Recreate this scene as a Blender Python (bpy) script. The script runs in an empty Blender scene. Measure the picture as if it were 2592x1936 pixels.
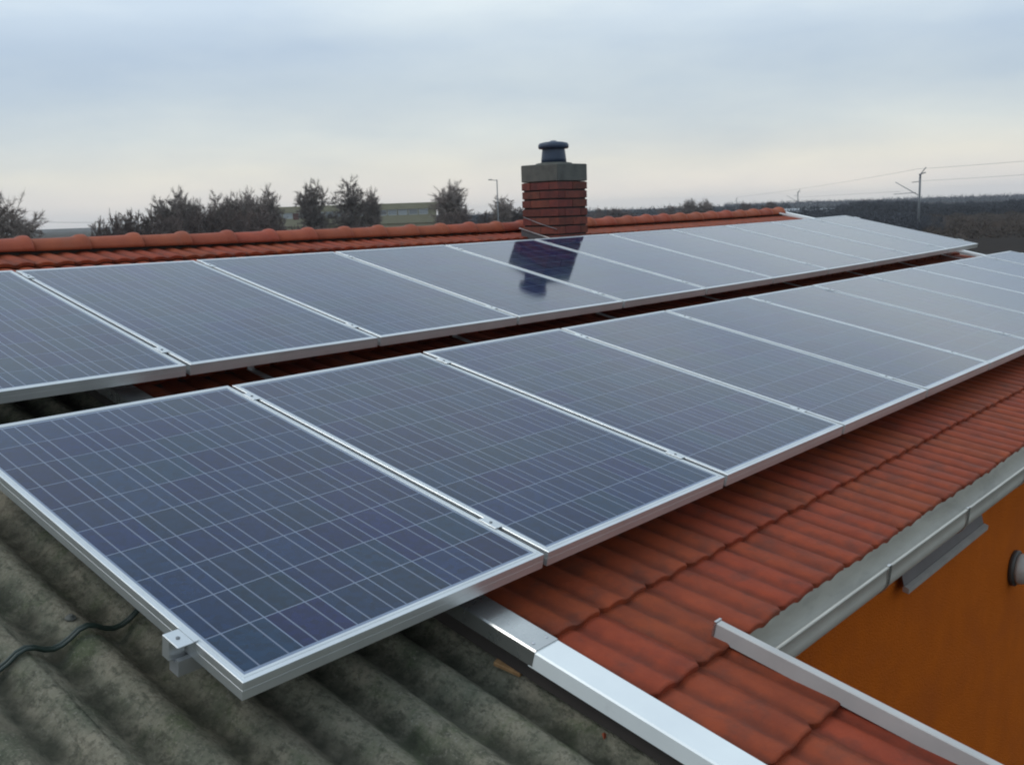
import bpy, math, random
from mathutils import Vector, Matrix
from mathutils import noise as mnoise
R = random.Random(7)
rad = math.radians
sc = bpy.context.scene
col = sc.collection

# ------------------------------------------------------------------ camera
GZ = 3.4                                   # height of the reference point on the roof above the ground
BETA = rad(12.0)                           # roof pitch
CAM = Vector((-2.072, -3.389, 0.635 + GZ))
cd = bpy.data.cameras.new('camera'); cam = bpy.data.objects.new('camera', cd); col.objects.link(cam)
rgt = Vector((0.66887, -0.74264, -0.03323)); dwn = Vector((-0.14898, -0.09012, -0.98472)); fwd = Vector((0.7283, 0.6636, -0.17092))
cam.matrix_world = Matrix(((rgt.x, -dwn.x, -fwd.x, CAM.x), (rgt.y, -dwn.y, -fwd.y, CAM.y), (rgt.z, -dwn.z, -fwd.z, CAM.z), (0, 0, 0, 1)))
cd.sensor_width = 36.0; cd.lens = 36.0 * 2486.66 / 2592.0
cd.clip_start = 0.05; cd.clip_end = 5000
cd.dof.use_dof = False
sc.camera = cam

# ------------------------------------------------------------------ view, sky, sun
sc.view_settings.view_transform = 'Standard'; sc.view_settings.look = 'None'
sc.view_settings.exposure = -0.08; sc.view_settings.gamma = 1.0
sc.view_settings.use_curve_mapping = False
try:
    sc.cycles.filter_width = 2.1           # a phone lens is soft
except Exception:
    pass
SUN_EL, SUN_AZ = rad(52), rad(318)         # sun hidden behind cloud, high beyond the ridge to the left
world = bpy.data.worlds.new('World'); sc.world = world; world.use_nodes = True
nt = world.node_tree; N = nt.nodes; Lk = nt.links; N.clear()
def wn(t, **k):
    n = N.new(t)
    for a, b in k.items(): setattr(n, a, b)
    return n
out = wn('ShaderNodeOutputWorld'); add = wn('ShaderNodeAddShader')
bg1 = wn('ShaderNodeBackground'); bg2 = wn('ShaderNodeBackground')
sky = wn('ShaderNodeTexSky', sky_type='NISHITA', sun_disc=False, sun_elevation=SUN_EL, sun_rotation=SUN_AZ)
Lk.new(sky.outputs[0], bg1.inputs[0]); bg1.inputs[1].default_value = 0.008
tc = wn('ShaderNodeTexCoord'); sep = wn('ShaderNodeSeparateXYZ')
Lk.new(tc.outputs['Generated'], sep.inputs[0])
# overcast veil: warm pale horizon, blue-grey belt, brighter towards the zenith
ramp = wn('ShaderNodeValToRGB'); cr = ramp.color_ramp
stops = [(0.0, (0.50, 0.495, 0.49)), (0.02, (0.545, 0.525, 0.500)), (0.045, (0.535, 0.530, 0.490)), (0.075, (0.475, 0.510, 0.510)), (0.11, (0.405, 0.465, 0.510)),
         (0.15, (0.405, 0.475, 0.540)), (0.20, (0.515, 0.585, 0.635)), (0.25, (0.555, 0.625, 0.675)), (0.45, (0.490, 0.580, 0.660)), (1.0, (0.49, 0.600, 0.705))]
while len(cr.elements) < len(stops): cr.elements.new(0.5)
for e, (p, c) in zip(cr.elements, stops): e.position = p; e.color = (*c, 1)
# the veil's bands wander a little: warp the elevation with a wide, flat noise
zc = wn('ShaderNodeMath', operation='MAXIMUM'); Lk.new(sep.outputs[2], zc.inputs[0]); zc.inputs[1].default_value = 0.0
mp = wn('ShaderNodeMapping'); mp.inputs['Scale'].default_value = (1.6, 1.6, 9.0); Lk.new(tc.outputs['Generated'], mp.inputs[0])
n1 = wn('ShaderNodeTexNoise'); n1.inputs['Scale'].default_value = 1.5; n1.inputs['Detail'].default_value = 5; n1.inputs['Roughness'].default_value = 0.5
Lk.new(mp.outputs[0], n1.inputs['Vector'])
w1 = wn('ShaderNodeMath', operation='MULTIPLY_ADD'); Lk.new(n1.outputs[0], w1.inputs[0]); w1.inputs[1].default_value = 0.10; w1.inputs[2].default_value = -0.05
fac = wn('ShaderNodeMath', operation='MULTIPLY'); Lk.new(zc.outputs[0], fac.inputs[0]); fac.inputs[1].default_value = 4.0; fac.use_clamp = True
w2 = wn('ShaderNodeMath', operation='MULTIPLY'); Lk.new(w1.outputs[0], w2.inputs[0]); Lk.new(fac.outputs[0], w2.inputs[1])
w3 = wn('ShaderNodeMath', operation='ADD'); Lk.new(zc.outputs[0], w3.inputs[0]); Lk.new(w2.outputs[0], w3.inputs[1])
Lk.new(w3.outputs[0], ramp.inputs[0])
mp2 = wn('ShaderNodeMapping'); mp2.inputs['Scale'].default_value = (1.0, 1.0, 3.6); mp2.inputs['Location'].default_value = (3.1, 0.7, 0.0)
Lk.new(tc.outputs['Generated'], mp2.inputs[0])
n2 = wn('ShaderNodeTexNoise'); n2.inputs['Scale'].default_value = 3.0; n2.inputs['Detail'].default_value = 6; n2.inputs['Roughness'].default_value = 0.52
Lk.new(mp2.outputs[0], n2.inputs['Vector'])
r2 = wn('ShaderNodeValToRGB'); r2.color_ramp.elements[0].position = 0.34; r2.color_ramp.elements[0].color = (0.87, 0.905, 0.965, 1)
r2.color_ramp.elements[1].position = 0.66; r2.color_ramp.elements[1].color = (1.10, 1.08, 1.045, 1)
Lk.new(n2.outputs[0], r2.inputs[0])
mul = wn('ShaderNodeMixRGB', blend_type='MULTIPLY'); mul.inputs[0].default_value = 1.0
Lk.new(ramp.outputs[0], mul.inputs[1]); Lk.new(r2.outputs[0], mul.inputs[2])
Lk.new(mul.outputs[0], bg2.inputs[0]); bg2.inputs[1].default_value = 1.42
Lk.new(bg1.outputs[0], add.inputs[0]); Lk.new(bg2.outputs[0], add.inputs[1]); Lk.new(add.outputs[0], out.inputs[0])
sl = bpy.data.lights.new('sun', 'SUN'); sl.energy = 0.85; sl.angle = rad(25); sl.color = (1.0, 0.96, 0.90)
so = bpy.data.objects.new('sun', sl); col.objects.link(so)
sd = Vector((math.cos(SUN_EL) * math.sin(SUN_AZ), math.cos(SUN_EL) * math.cos(SUN_AZ), math.sin(SUN_EL)))
so.rotation_euler = sd.to_track_quat('Z', 'Y').to_euler(); so.location = (0, 0, 30)

# ------------------------------------------------------------------ materials
def mat(name, base, rough=0.6, metal=0.0, var=None, scale=6.0, bump=0.0, bscale=60.0, spec=0.5, per_obj=0.0, stretch=(1, 1, 1), detail=6, dirt=None, dscale=2.0, dlo=0.52, dhi=0.72, hue=None, rvar=0.0):
    m = bpy.data.materials.new(name); m.use_nodes = True
    t = m.node_tree; n = t.nodes; l = t.links; b = n['Principled BSDF']
    b.inputs['Roughness'].default_value = rough; b.inputs['Metallic'].default_value = metal
    b.inputs['Specular IOR Level'].default_value = spec
    c = n.new('ShaderNodeTexCoord'); mpn = n.new('ShaderNodeMapping'); l.new(c.outputs['Object'], mpn.inputs[0]); mpn.inputs['Scale'].default_value = stretch
    oi = n.new('ShaderNodeObjectInfo')
    off = n.new('ShaderNodeVectorMath'); off.operation = 'SCALE'; off.inputs[0].default_value = (31, 17, 23); l.new(oi.outputs['Random'], off.inputs['Scale'])
    ad = n.new('ShaderNodeVectorMath'); ad.operation = 'ADD'; l.new(mpn.outputs[0], ad.inputs[0]); l.new(off.outputs[0], ad.inputs[1])
    vec = ad.outputs[0]
    nz = n.new('ShaderNodeTexNoise'); nz.inputs['Scale'].default_value = scale; nz.inputs['Detail'].default_value = detail; nz.inputs['Roughness'].default_value = 0.6
    l.new(vec, nz.inputs['Vector'])
    rp = n.new('ShaderNodeValToRGB'); v = var if var else tuple(x * 0.8 for x in base)
    rp.color_ramp.elements[0].position = 0.32; rp.color_ramp.elements[0].color = (*v, 1)
    rp.color_ramp.elements[1].position = 0.68; rp.color_ramp.elements[1].color = (*base, 1)
    l.new(nz.outputs[0], rp.inputs[0]); cur = rp.outputs[0]
    if dirt:
        d = n.new('ShaderNodeTexNoise'); d.inputs['Scale'].default_value = dscale; d.inputs['Detail'].default_value = 8; d.inputs['Roughness'].default_value = 0.65
        l.new(vec, d.inputs['Vector'])
        dr = n.new('ShaderNodeValToRGB'); dr.color_ramp.elements[0].position = dlo; dr.color_ramp.elements[0].color = (0, 0, 0, 1); dr.color_ramp.elements[1].position = dhi; dr.color_ramp.elements[1].color = (0.85, 0.85, 0.85, 1)
        l.new(d.outputs[0], dr.inputs[0])
        mx = n.new('ShaderNodeMixRGB'); l.new(dr.outputs[0], mx.inputs[0]); l.new(cur, mx.inputs[1]); mx.inputs[2].default_value = (*dirt, 1); cur = mx.outputs[0]
    if per_obj or hue:
        hs = n.new('ShaderNodeHueSaturation'); l.new(cur, hs.inputs['Color'])
        ma = n.new('ShaderNodeMath'); ma.operation = 'MULTIPLY_ADD'; l.new(oi.outputs['Random'], ma.inputs[0]); ma.inputs[1].default_value = per_obj; ma.inputs[2].default_value = 1 - per_obj / 2
        l.new(ma.outputs[0], hs.inputs['Value'])
        if hue:
            wv = n.new('ShaderNodeTexWhiteNoise'); wv.noise_dimensions = '1D'; l.new(oi.outputs['Random'], wv.inputs['W'])
            mh = n.new('ShaderNodeMath'); mh.operation = 'MULTIPLY_ADD'; l.new(wv.outputs[0], mh.inputs[0]); mh.inputs[1].default_value = hue; mh.inputs[2].default_value = 0.5 - hue / 2
            l.new(mh.outputs[0], hs.inputs['Hue'])
        cur = hs.outputs[0]
    l.new(cur, b.inputs['Base Color'])
    if rvar:
        rn = n.new('ShaderNodeTexNoise'); rn.inputs['Scale'].default_value = 7; rn.inputs['Detail'].default_value = 5; l.new(vec, rn.inputs['Vector'])
        rm = n.new('ShaderNodeMath'); rm.operation = 'MULTIPLY_ADD'; l.new(rn.outputs[0], rm.inputs[0]); rm.inputs[1].default_value = rvar; rm.inputs[2].default_value = rough - rvar / 2
        l.new(rm.outputs[0], b.inputs['Roughness'])
    if bump:
        bn = n.new('ShaderNodeTexNoise'); bn.inputs['Scale'].default_value = bscale; bn.inputs['Detail'].default_value = 6; l.new(vec, bn.inputs['Vector'])
        bp = n.new('ShaderNodeBump'); bp.inputs['Strength'].default_value = min(1, bump); bp.inputs['Distance'].default_value = 0.004 if bump <= 1 else 0.004 * bump
        l.new(bn.outputs[0], bp.inputs['Height']); l.new(bp.outputs[0], b.inputs['Normal'])
    return m
M = {}
M['tile'] = mat('red_concrete_tile', (0.300, 0.058, 0.022), 0.64, spec=0.18, var=(0.205, 0.040, 0.018), scale=9, bump=0.5, bscale=140, per_obj=0.14, hue=0.006, dirt=(0.10, 0.040, 0.028), dscale=8, dlo=0.50, dhi=0.78, rvar=0.2)
M['ridge'] = mat('red_ridge_tile', (0.33, 0.078, 0.034), 0.65, spec=0.3, var=(0.26, 0.058, 0.028), scale=7, bump=0.4, bscale=90, per_obj=0.2, hue=0.012, dirt=(0.16, 0.07, 0.05), dscale=4, dlo=0.56, dhi=0.8)
M['alu'] = mat('anodised_aluminium', (0.70, 0.72, 0.72), 0.36, 0.78, var=(0.62, 0.64, 0.645), scale=5, stretch=(1, 1, 1), bump=0.05, bscale=200, rvar=0.12)
M['rail'] = mat('mill_aluminium', (0.62, 0.63, 0.65), 0.42, 0.8, bump=0.05)
M['bolt'] = mat('steel_bolt', (0.22, 0.23, 0.24), 0.4, 0.9)
M['white_sheet'] = mat('white_coated_sheet', (0.80, 0.83, 0.82), 0.34, 0.15, var=(0.74, 0.77, 0.77), scale=4, rvar=0.15, dirt=(0.45, 0.46, 0.45), dscale=6, dlo=0.66, dhi=0.95)
M['trim'] = mat('dull_painted_trim', (0.50, 0.49, 0.47), 0.45, 0.1, var=(0.42, 0.41, 0.395), scale=5, rvar=0.15, dirt=(0.28, 0.26, 0.24), dscale=5, dlo=0.6, dhi=0.9)
M['galv'] = mat('galvanised_sheet', (0.60, 0.60, 0.58), 0.28, 0.9, var=(0.48, 0.48, 0.47), scale=6, rvar=0.2, bump=0.12, bscale=14)
M['gutter'] = mat('painted_gutter', (0.52, 0.505, 0.445), 0.5, 0.1, var=(0.43, 0.415, 0.365), scale=5, bump=0.1, dirt=(0.22, 0.215, 0.19), dscale=3.0, dlo=0.54, dhi=0.85, stretch=(1, 3, 3))
M['gutter_dirt'] = mat('gutter_sediment', (0.065, 0.060, 0.05), 0.95, var=(0.03, 0.03, 0.026), scale=20, bump=1, bscale=120)
M['render'] = mat('orange_render', (0.52, 0.118, 0.007), 0.9, var=(0.44, 0.098, 0.007), scale=3.5, bump=2.5, bscale=120, spec=0.1, dirt=(0.40, 0.092, 0.012), dscale=2.4, dlo=0.48, dhi=0.75)
M['deck'] = mat('roof_deck_board', (0.05, 0.04, 0.035), 0.9)
M['mortar'] = mat('dark_mortar', (0.030, 0.027, 0.026), 0.95, bump=0.6)
M['brick'] = mat('red_brick', (0.17, 0.040, 0.026), 0.85, var=(0.105, 0.028, 0.022), scale=14, bump=0.8, bscale=110, per_obj=0.38, hue=0.015, dirt=(0.05, 0.022, 0.02), dscale=6, dlo=0.5, dhi=0.75)
M['concrete'] = mat('weathered_concrete', (0.125, 0.125, 0.11), 0.95, var=(0.085, 0.087, 0.078), scale=9, bump=1, bscale=90, dirt=(0.05, 0.052, 0.045), dscale=3)
M['flue'] = mat('blue_grey_flue', (0.030, 0.048, 0.085), 0.45, 0.1, var=(0.022, 0.036, 0.066), scale=8, bump=0.1)
M['lead'] = mat('lead_apron', (0.12, 0.12, 0.125), 0.55, 0.4, bump=0.4, bscale=30)
M['cable'] = mat('dark_green_cable', (0.020, 0.034, 0.026), 0.45)
M['wood'] = mat('offcut_wood', (0.36, 0.21, 0.09), 0.8, var=(0.26, 0.14, 0.06), scale=12, stretch=(1, 6, 1))
M['dome'] = mat('lamp_glass', (0.42, 0.40, 0.36), 0.3, var=(0.38, 0.36, 0.33))
M['lamp_base'] = mat('lamp_base_plastic', (0.05, 0.045, 0.04), 0.5)
M['hood'] = mat('grey_hood_sheet', (0.17, 0.155, 0.155), 0.5, 0.3, bump=0.15, bscale=20)
M['hood_lip'] = mat('hood_lip_sheet', (0.42, 0.40, 0.37), 0.5, 0.2)
M['wire'] = mat('galvanised_wire', (0.30, 0.31, 0.32), 0.4, 0.6)
M['mast'] = mat('mast_concrete_paint', (0.19, 0.20, 0.21), 0.7)
M['bark'] = mat('winter_bark', (0.085, 0.075, 0.068), 0.95, bump=0.5, bscale=8)
M['twig'] = mat('winter_twig', (0.25, 0.205, 0.18), 0.95, var=(0.17, 0.145, 0.130), scale=0.7, per_obj=0.5)
M['hedge'] = mat('winter_hedge_twig', (0.175, 0.130, 0.112), 0.95, var=(0.115, 0.090, 0.082), scale=0.5, per_obj=0.4)
M['leafy'] = mat('evergreen_leaf', (0.028, 0.040, 0.026), 0.8, var=(0.018, 0.026, 0.020), scale=0.8, per_obj=0.4)
M['wood_belt'] = mat('woodland_twig', (0.040, 0.042, 0.052), 0.95, var=(0.024, 0.028, 0.036), scale=0.06)
M['weed'] = mat('dry_weeds', (0.065, 0.044, 0.030), 0.95, var=(0.035, 0.026, 0.020), scale=0.1)
M['bld'] = mat('olive_panel_render', (0.31, 0.285, 0.195), 0.9, var=(0.27, 0.25, 0.17), scale=0.5)
M['bldpane'] = mat('window_glass', (0.30, 0.32, 0.33), 0.2, per_obj=0.9)
M['blddark'] = mat('annex_dark_render', (0.055, 0.058, 0.052), 0.9)
M['bldframe'] = mat('pale_window_frame', (0.50, 0.50, 0.47), 0.6)
M['redpaint'] = mat('red_spandrel', (0.14, 0.06, 0.05), 0.7)
M['pale'] = mat('pale_sheet', (0.36, 0.38, 0.40), 0.7)

def grooves(m, x0):        # darkens the tile profile's grooves: shade worked into the colour, with dirt
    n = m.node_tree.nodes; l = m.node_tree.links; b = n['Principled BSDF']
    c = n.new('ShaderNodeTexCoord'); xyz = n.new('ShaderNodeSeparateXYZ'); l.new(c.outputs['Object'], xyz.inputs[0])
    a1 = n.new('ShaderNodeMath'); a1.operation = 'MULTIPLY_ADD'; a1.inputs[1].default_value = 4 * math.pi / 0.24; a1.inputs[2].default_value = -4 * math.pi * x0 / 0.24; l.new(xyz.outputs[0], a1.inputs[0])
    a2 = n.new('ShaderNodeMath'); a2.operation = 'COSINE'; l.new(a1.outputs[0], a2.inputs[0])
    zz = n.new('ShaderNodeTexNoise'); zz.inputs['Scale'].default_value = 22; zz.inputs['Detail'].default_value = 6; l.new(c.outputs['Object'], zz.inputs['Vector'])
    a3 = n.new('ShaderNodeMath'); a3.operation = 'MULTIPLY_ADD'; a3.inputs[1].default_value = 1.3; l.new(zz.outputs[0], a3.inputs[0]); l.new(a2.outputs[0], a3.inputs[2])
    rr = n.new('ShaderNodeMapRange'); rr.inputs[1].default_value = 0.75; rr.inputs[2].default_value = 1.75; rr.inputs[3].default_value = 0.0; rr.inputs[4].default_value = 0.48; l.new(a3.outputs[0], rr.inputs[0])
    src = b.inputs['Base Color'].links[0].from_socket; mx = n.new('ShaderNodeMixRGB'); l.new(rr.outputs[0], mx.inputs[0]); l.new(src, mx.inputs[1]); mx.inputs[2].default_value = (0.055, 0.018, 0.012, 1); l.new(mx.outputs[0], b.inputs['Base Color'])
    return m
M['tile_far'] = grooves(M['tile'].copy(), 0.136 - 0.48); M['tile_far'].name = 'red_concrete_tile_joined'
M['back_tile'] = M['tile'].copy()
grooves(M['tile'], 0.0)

def corr_mat():
    m = mat('weathered_fibre_cement', (0.285, 0.255, 0.190), 0.95, var=(0.150, 0.152, 0.112), scale=9, bump=1.0, bscale=110, stretch=(1.0, 1.0, 1.0), dirt=(0.062, 0.078, 0.050), dscale=3.2, dlo=0.50, dhi=0.70, spec=0.15)
    n = m.node_tree.nodes; l = m.node_tree.links; b = n['Principled BSDF']
    c = n.new('ShaderNodeTexCoord')
    def layer(scale, lo, hi, colr, amount, stretch=(1, 1, 1)):
        src = b.inputs['Base Color'].links[0].from_socket
        mpn = n.new('ShaderNodeMapping'); mpn.inputs['Scale'].default_value = stretch; l.new(c.outputs['Object'], mpn.inputs[0])
        z = n.new('ShaderNodeTexNoise'); z.inputs['Scale'].default_value = scale; z.inputs['Detail'].default_value = 7; z.inputs['Roughness'].default_value = 0.7; l.new(mpn.outputs[0], z.inputs['Vector'])
        r = n.new('ShaderNodeValToRGB'); r.color_ramp.elements[0].position = lo; r.color_ramp.elements[0].color = (0, 0, 0, 1); r.color_ramp.elements[1].position = hi; r.color_ramp.elements[1].color = (amount,) * 3 + (1,)
        l.new(z.outputs[0], r.inputs[0]); mx = n.new('ShaderNodeMixRGB'); l.new(r.outputs[0], mx.inputs[0]); l.new(src, mx.inputs[1]); mx.inputs[2].default_value = (*colr, 1)
        l.new(mx.outputs[0], b.inputs['Base Color'])
    layer(62, 0.50, 0.60, (0.070, 0.068, 0.052), 0.55)
    layer(7, 0.52, 0.66, (0.075, 0.100, 0.045), 0.65)
    layer(26, 0.52, 0.62, (0.060, 0.062, 0.045), 0.6, (1.5, 0.6, 1))      # soot specks and moss tufts
    layer(120, 0.56, 0.64, (0.30, 0.28, 0.23), 0.6)                          # pale lichen grains
    layer(1.6, 0.52, 0.68, (0.20, 0.165, 0.125), 0.55, (2.2, 0.5, 1))       # brownish scoured patches
    # valley shade put into the sheet colour along with grime, crests left paler
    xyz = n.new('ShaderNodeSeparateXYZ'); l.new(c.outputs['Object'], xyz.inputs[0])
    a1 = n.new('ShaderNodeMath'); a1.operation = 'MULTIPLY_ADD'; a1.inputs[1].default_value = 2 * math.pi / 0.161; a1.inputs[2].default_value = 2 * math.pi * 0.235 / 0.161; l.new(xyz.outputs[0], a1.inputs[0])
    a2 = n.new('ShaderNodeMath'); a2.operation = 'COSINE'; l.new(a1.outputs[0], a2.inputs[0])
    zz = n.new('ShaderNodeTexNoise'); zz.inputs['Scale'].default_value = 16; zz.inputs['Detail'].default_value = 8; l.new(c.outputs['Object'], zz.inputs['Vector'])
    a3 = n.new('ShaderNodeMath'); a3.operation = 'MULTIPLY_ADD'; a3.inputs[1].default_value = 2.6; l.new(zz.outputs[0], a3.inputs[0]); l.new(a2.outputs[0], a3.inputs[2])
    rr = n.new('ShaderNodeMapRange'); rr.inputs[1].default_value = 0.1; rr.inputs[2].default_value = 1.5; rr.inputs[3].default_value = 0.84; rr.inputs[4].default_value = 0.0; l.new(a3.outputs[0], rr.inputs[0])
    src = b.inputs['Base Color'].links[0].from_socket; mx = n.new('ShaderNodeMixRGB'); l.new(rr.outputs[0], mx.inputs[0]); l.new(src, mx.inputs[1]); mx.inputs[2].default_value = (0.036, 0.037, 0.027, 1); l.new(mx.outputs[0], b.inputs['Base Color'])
    # coarse relief
    bp = b.inputs['Normal'].links[0].from_node
    z = n.new('ShaderNodeTexNoise'); z.inputs['Scale'].default_value = 58; z.inputs['Detail'].default_value = 8; z.inputs['Roughness'].default_value = 0.72; l.new(c.outputs['Object'], z.inputs['Vector'])
    b2 = n.new('ShaderNodeBump'); b2.inputs['Strength'].default_value = 1.0; b2.inputs['Distance'].default_value = 0.010; l.new(z.outputs[0], b2.inputs['Height']); l.new(bp.outputs[0], b2.inputs['Normal']); l.new(b2.outputs[0], b.inputs['Normal'])
    return m
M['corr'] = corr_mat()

def cell_mat():
    m = bpy.data.materials.new('polycrystalline_cell'); m.use_nodes = True
    n = m.node_tree.nodes; l = m.node_tree.links; b = n['Principled BSDF']
    c = n.new('ShaderNodeTexCoord'); oi = n.new('ShaderNodeObjectInfo')
    off = n.new('ShaderNodeVectorMath'); off.operation = 'SCALE'; off.inputs[0].default_value = (31, 17, 23); l.new(oi.outputs['Random'], off.inputs['Scale'])
    ad = n.new('ShaderNodeVectorMath'); ad.operation = 'ADD'; l.new(c.outputs['Object'], ad.inputs[0]); l.new(off.outputs[0], ad.inputs[1])
    vo = n.new('ShaderNodeTexVoronoi'); vo.inputs['Scale'].default_value = 55; l.new(ad.outputs[0], vo.inputs['Vector'])
    rp = n.new('ShaderNodeValToRGB'); rp.color_ramp.elements[0].color = (0.0025, 0.0110, 0.040, 1); rp.color_ramp.elements[1].color = (0.0050, 0.0190, 0.066, 1)
    sp = n.new('ShaderNodeSeparateColor'); l.new(vo.outputs['Color'], sp.inputs[0]); l.new(sp.outputs[0], rp.inputs[0])
    wv = n.new('ShaderNodeTexWhiteNoise'); wv.noise_dimensions = '1D'; l.new(oi.outputs['Random'], wv.inputs['W'])
    hs = n.new('ShaderNodeHueSaturation'); l.new(rp.outputs[0], hs.inputs['Color'])
    mh = n.new('ShaderNodeMath'); mh.operation = 'MULTIPLY_ADD'; l.new(wv.outputs[0], mh.inputs[0]); mh.inputs[1].default_value = 0.050; mh.inputs[2].default_value = 0.475; l.new(mh.outputs[0], hs.inputs['Hue'])
    mv = n.new('ShaderNodeMath'); mv.operation = 'MULTIPLY_ADD'; l.new(oi.outputs['Random'], mv.inputs[0]); mv.inputs[1].default_value = 0.40; mv.inputs[2].default_value = 0.80; l.new(mv.outputs[0], hs.inputs['Value'])
    l.new(hs.outputs[0], b.inputs['Base Color']); return m
def glossy(m, r=0.085):
    b = m.node_tree.nodes['Principled BSDF']; b.inputs['Roughness'].default_value = r; b.inputs['IOR'].default_value = 1.52; b.inputs['Specular IOR Level'].default_value = 0.42
    # a film of dust makes the glass gloss uneven
    n = m.node_tree.nodes; l = m.node_tree.links
    c = n.new('ShaderNodeTexCoord'); z = n.new('ShaderNodeTexNoise'); z.inputs['Scale'].default_value = 3.0; z.inputs['Detail'].default_value = 6; l.new(c.outputs['Object'], z.inputs['Vector'])
    a = n.new('ShaderNodeMath'); a.operation = 'MULTIPLY_ADD'; l.new(z.outputs[0], a.inputs[0]); a.inputs[1].default_value = 0.04; a.inputs[2].default_value = r - 0.03; l.new(a.outputs[0], b.inputs['Roughness'])
    return m
M['cell'] = glossy(cell_mat())
M['busbar'] = glossy(mat('silver_busbar', (0.15, 0.175, 0.235), 0.1, var=(0.14, 0.165, 0.225)))
M['backsheet'] = glossy(mat('laminate_backsheet', (0.20, 0.245, 0.330), 0.1, var=(0.19, 0.23, 0.31)))

# ------------------------------------------------------------------ mesh builder
class MB:
    def __init__(s): s.v = []; s.f = []; s.mi = []; s.sm = []
    def face(s, idx, mi=0, sm=False): s.f.append(tuple(idx)); s.mi.append(mi); s.sm.append(sm)
    def addv(s, pts): b = len(s.v); s.v.extend([tuple(p) for p in pts]); return b
    def box(s, x0, y0, z0, x1, y1, z1, mi=0):
        b = s.addv([(x0, y0, z0), (x1, y0, z0), (x1, y1, z0), (x0, y1, z0), (x0, y0, z1), (x1, y0, z1), (x1, y1, z1), (x0, y1, z1)])
        for q in ((0, 3, 2, 1), (4, 5, 6, 7), (0, 1, 5, 4), (1, 2, 6, 5), (2, 3, 7, 6), (3, 0, 4, 7)): s.face([b + i for i in q], mi)
    def bbox(s, x0, y0, z0, x1, y1, z1, c=0.003, mi=0):        # box with chamfered edges
        def ring(z, d): return [(x0 + d, y0, z), (x1 - d, y0, z), (x1, y0 + d, z), (x1, y1 - d, z), (x1 - d, y1, z), (x0 + d, y1, z), (x0, y1 - d, z), (x0, y0 + d, z)]
        def ringi(z): return [(x0 + 2*c, y0 + c, z), (x1 - 2*c, y0 + c, z), (x1 - c, y0 + 2*c, z), (x1 - c, y1 - 2*c, z), (x1 - 2*c, y1 - c, z), (x0 + 2*c, y1 - c, z), (x0 + c, y1 - 2*c, z), (x0 + c, y0 + 2*c, z)]
        rs = [ringi(z0), ring(z0 + c, c), ring(z1 - c, c), ringi(z1)]
        bs = [s.addv(r) for r in rs]
        s.face([bs[0] + i for i in range(7, -1, -1)], mi); s.face([bs[3] + i for i in range(8)], mi)
        for a, b in zip(bs, bs[1:]):
            for i in range(8): s.face((a + i, a + (i + 1) % 8, b + (i + 1) % 8, b + i), mi)
    def sweep(s, path, prof, mi=0, closed=True, sm=False, caps=True):   # profile list of (a,b) placed by function path[i](a,b)
        k = len(prof); bs = [s.addv([fn(a, b) for a, b in prof]) for fn in path]
        for a, b in zip(bs, bs[1:]):
            for i in range(k if closed else k - 1): s.face((a + i, a + (i + 1) % k, b + (i + 1) % k, b + i), mi, sm)
        if caps and closed:
            s.face([bs[0] + i for i in range(k)][::-1], mi); s.face([bs[-1] + i for i in range(k)], mi)
    def tube(s, pts, r, seg=8, mi=0, r1=None, caps=True):
        pts = [Vector(p) for p in pts]; bs = []
        for i, p in enumerate(pts):
            d = (pts[min(i + 1, len(pts) - 1)] - pts[max(i - 1, 0)]).normalized()
            a = d.cross(Vector((0, 0, 1)));
            if a.length < 1e-3: a = d.cross(Vector((0, 1, 0)))
            a.normalize(); b = d.cross(a); t = i / max(1, len(pts) - 1); rr = r + ((r1 if r1 is not None else r) - r) * t
            bs.append(s.addv([p + rr * (math.cos(2 * math.pi * j / seg) * a + math.sin(2 * math.pi * j / seg) * b) for j in range(seg)]))
        for a, b in zip(bs, bs[1:]):
            for j in range(seg): s.face((a + j, b + j, b + (j + 1) % seg, a + (j + 1) % seg), mi, True)
        if caps: s.face([bs[0] + j for j in range(seg)], mi); s.face([bs[-1] + j for j in range(seg)][::-1], mi)
    def lathe(s, prof, seg=24, mi=0, axis='Z', o=(0, 0, 0), sm=True):
        bs = []
        for r, h in prof:
            ring = []
            for j in range(seg):
                a = 2 * math.pi * j / seg; x, y = r * math.cos(a), r * math.sin(a)
                ring.append((o[0] + x, o[1] + y, o[2] + h) if axis == 'Z' else (o[0] + x, o[1] - h, o[2] + y))
            bs.append(s.addv(ring))
        for a, b in zip(bs, bs[1:]):
            for j in range(seg): s.face((a + j, a + (j + 1) % seg, b + (j + 1) % seg, b + j), mi, sm)
        s.face([bs[0] + j for j in range(seg)][::-1], mi); s.face([bs[-1] + j for j in range(seg)], mi)
    def mesh(s, name, mats):
        me = bpy.data.meshes.new(name); me.from_pydata(s.v, [], s.f)
        for m in mats: me.materials.append(m)
        me.polygons.foreach_set('material_index', s.mi); me.polygons.foreach_set('use_smooth', s.sm); me.update(); return me
    def build(s, name, mats, parent=None, mtx=None):
        return link(name, s.mesh(name, mats if isinstance(mats, (list, tuple)) else [mats]), parent, mtx)
def link(name, me, parent=None, mtx=None):
    o = bpy.data.objects.new(name, me); col.objects.link(o)
    if parent: o.parent = parent
    if mtx is not None: o.matrix_local = mtx
    return o
def thing(name, label, cat, mtx=None, group=None):
    o = bpy.data.objects.new(name, None); col.objects.link(o); o.empty_display_size = 0.2
    if mtx is not None: o.matrix_world = mtx
    o['label'] = label; o['category'] = cat
    if group: o['group'] = group
    return o
def tag(o, label=None, cat=None, group=None, kind=None):
    for k, v in (('label', label), ('category', cat), ('group', group), ('kind', kind)):
        if v: o[k] = v
    return o
T = Matrix.Translation
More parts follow.
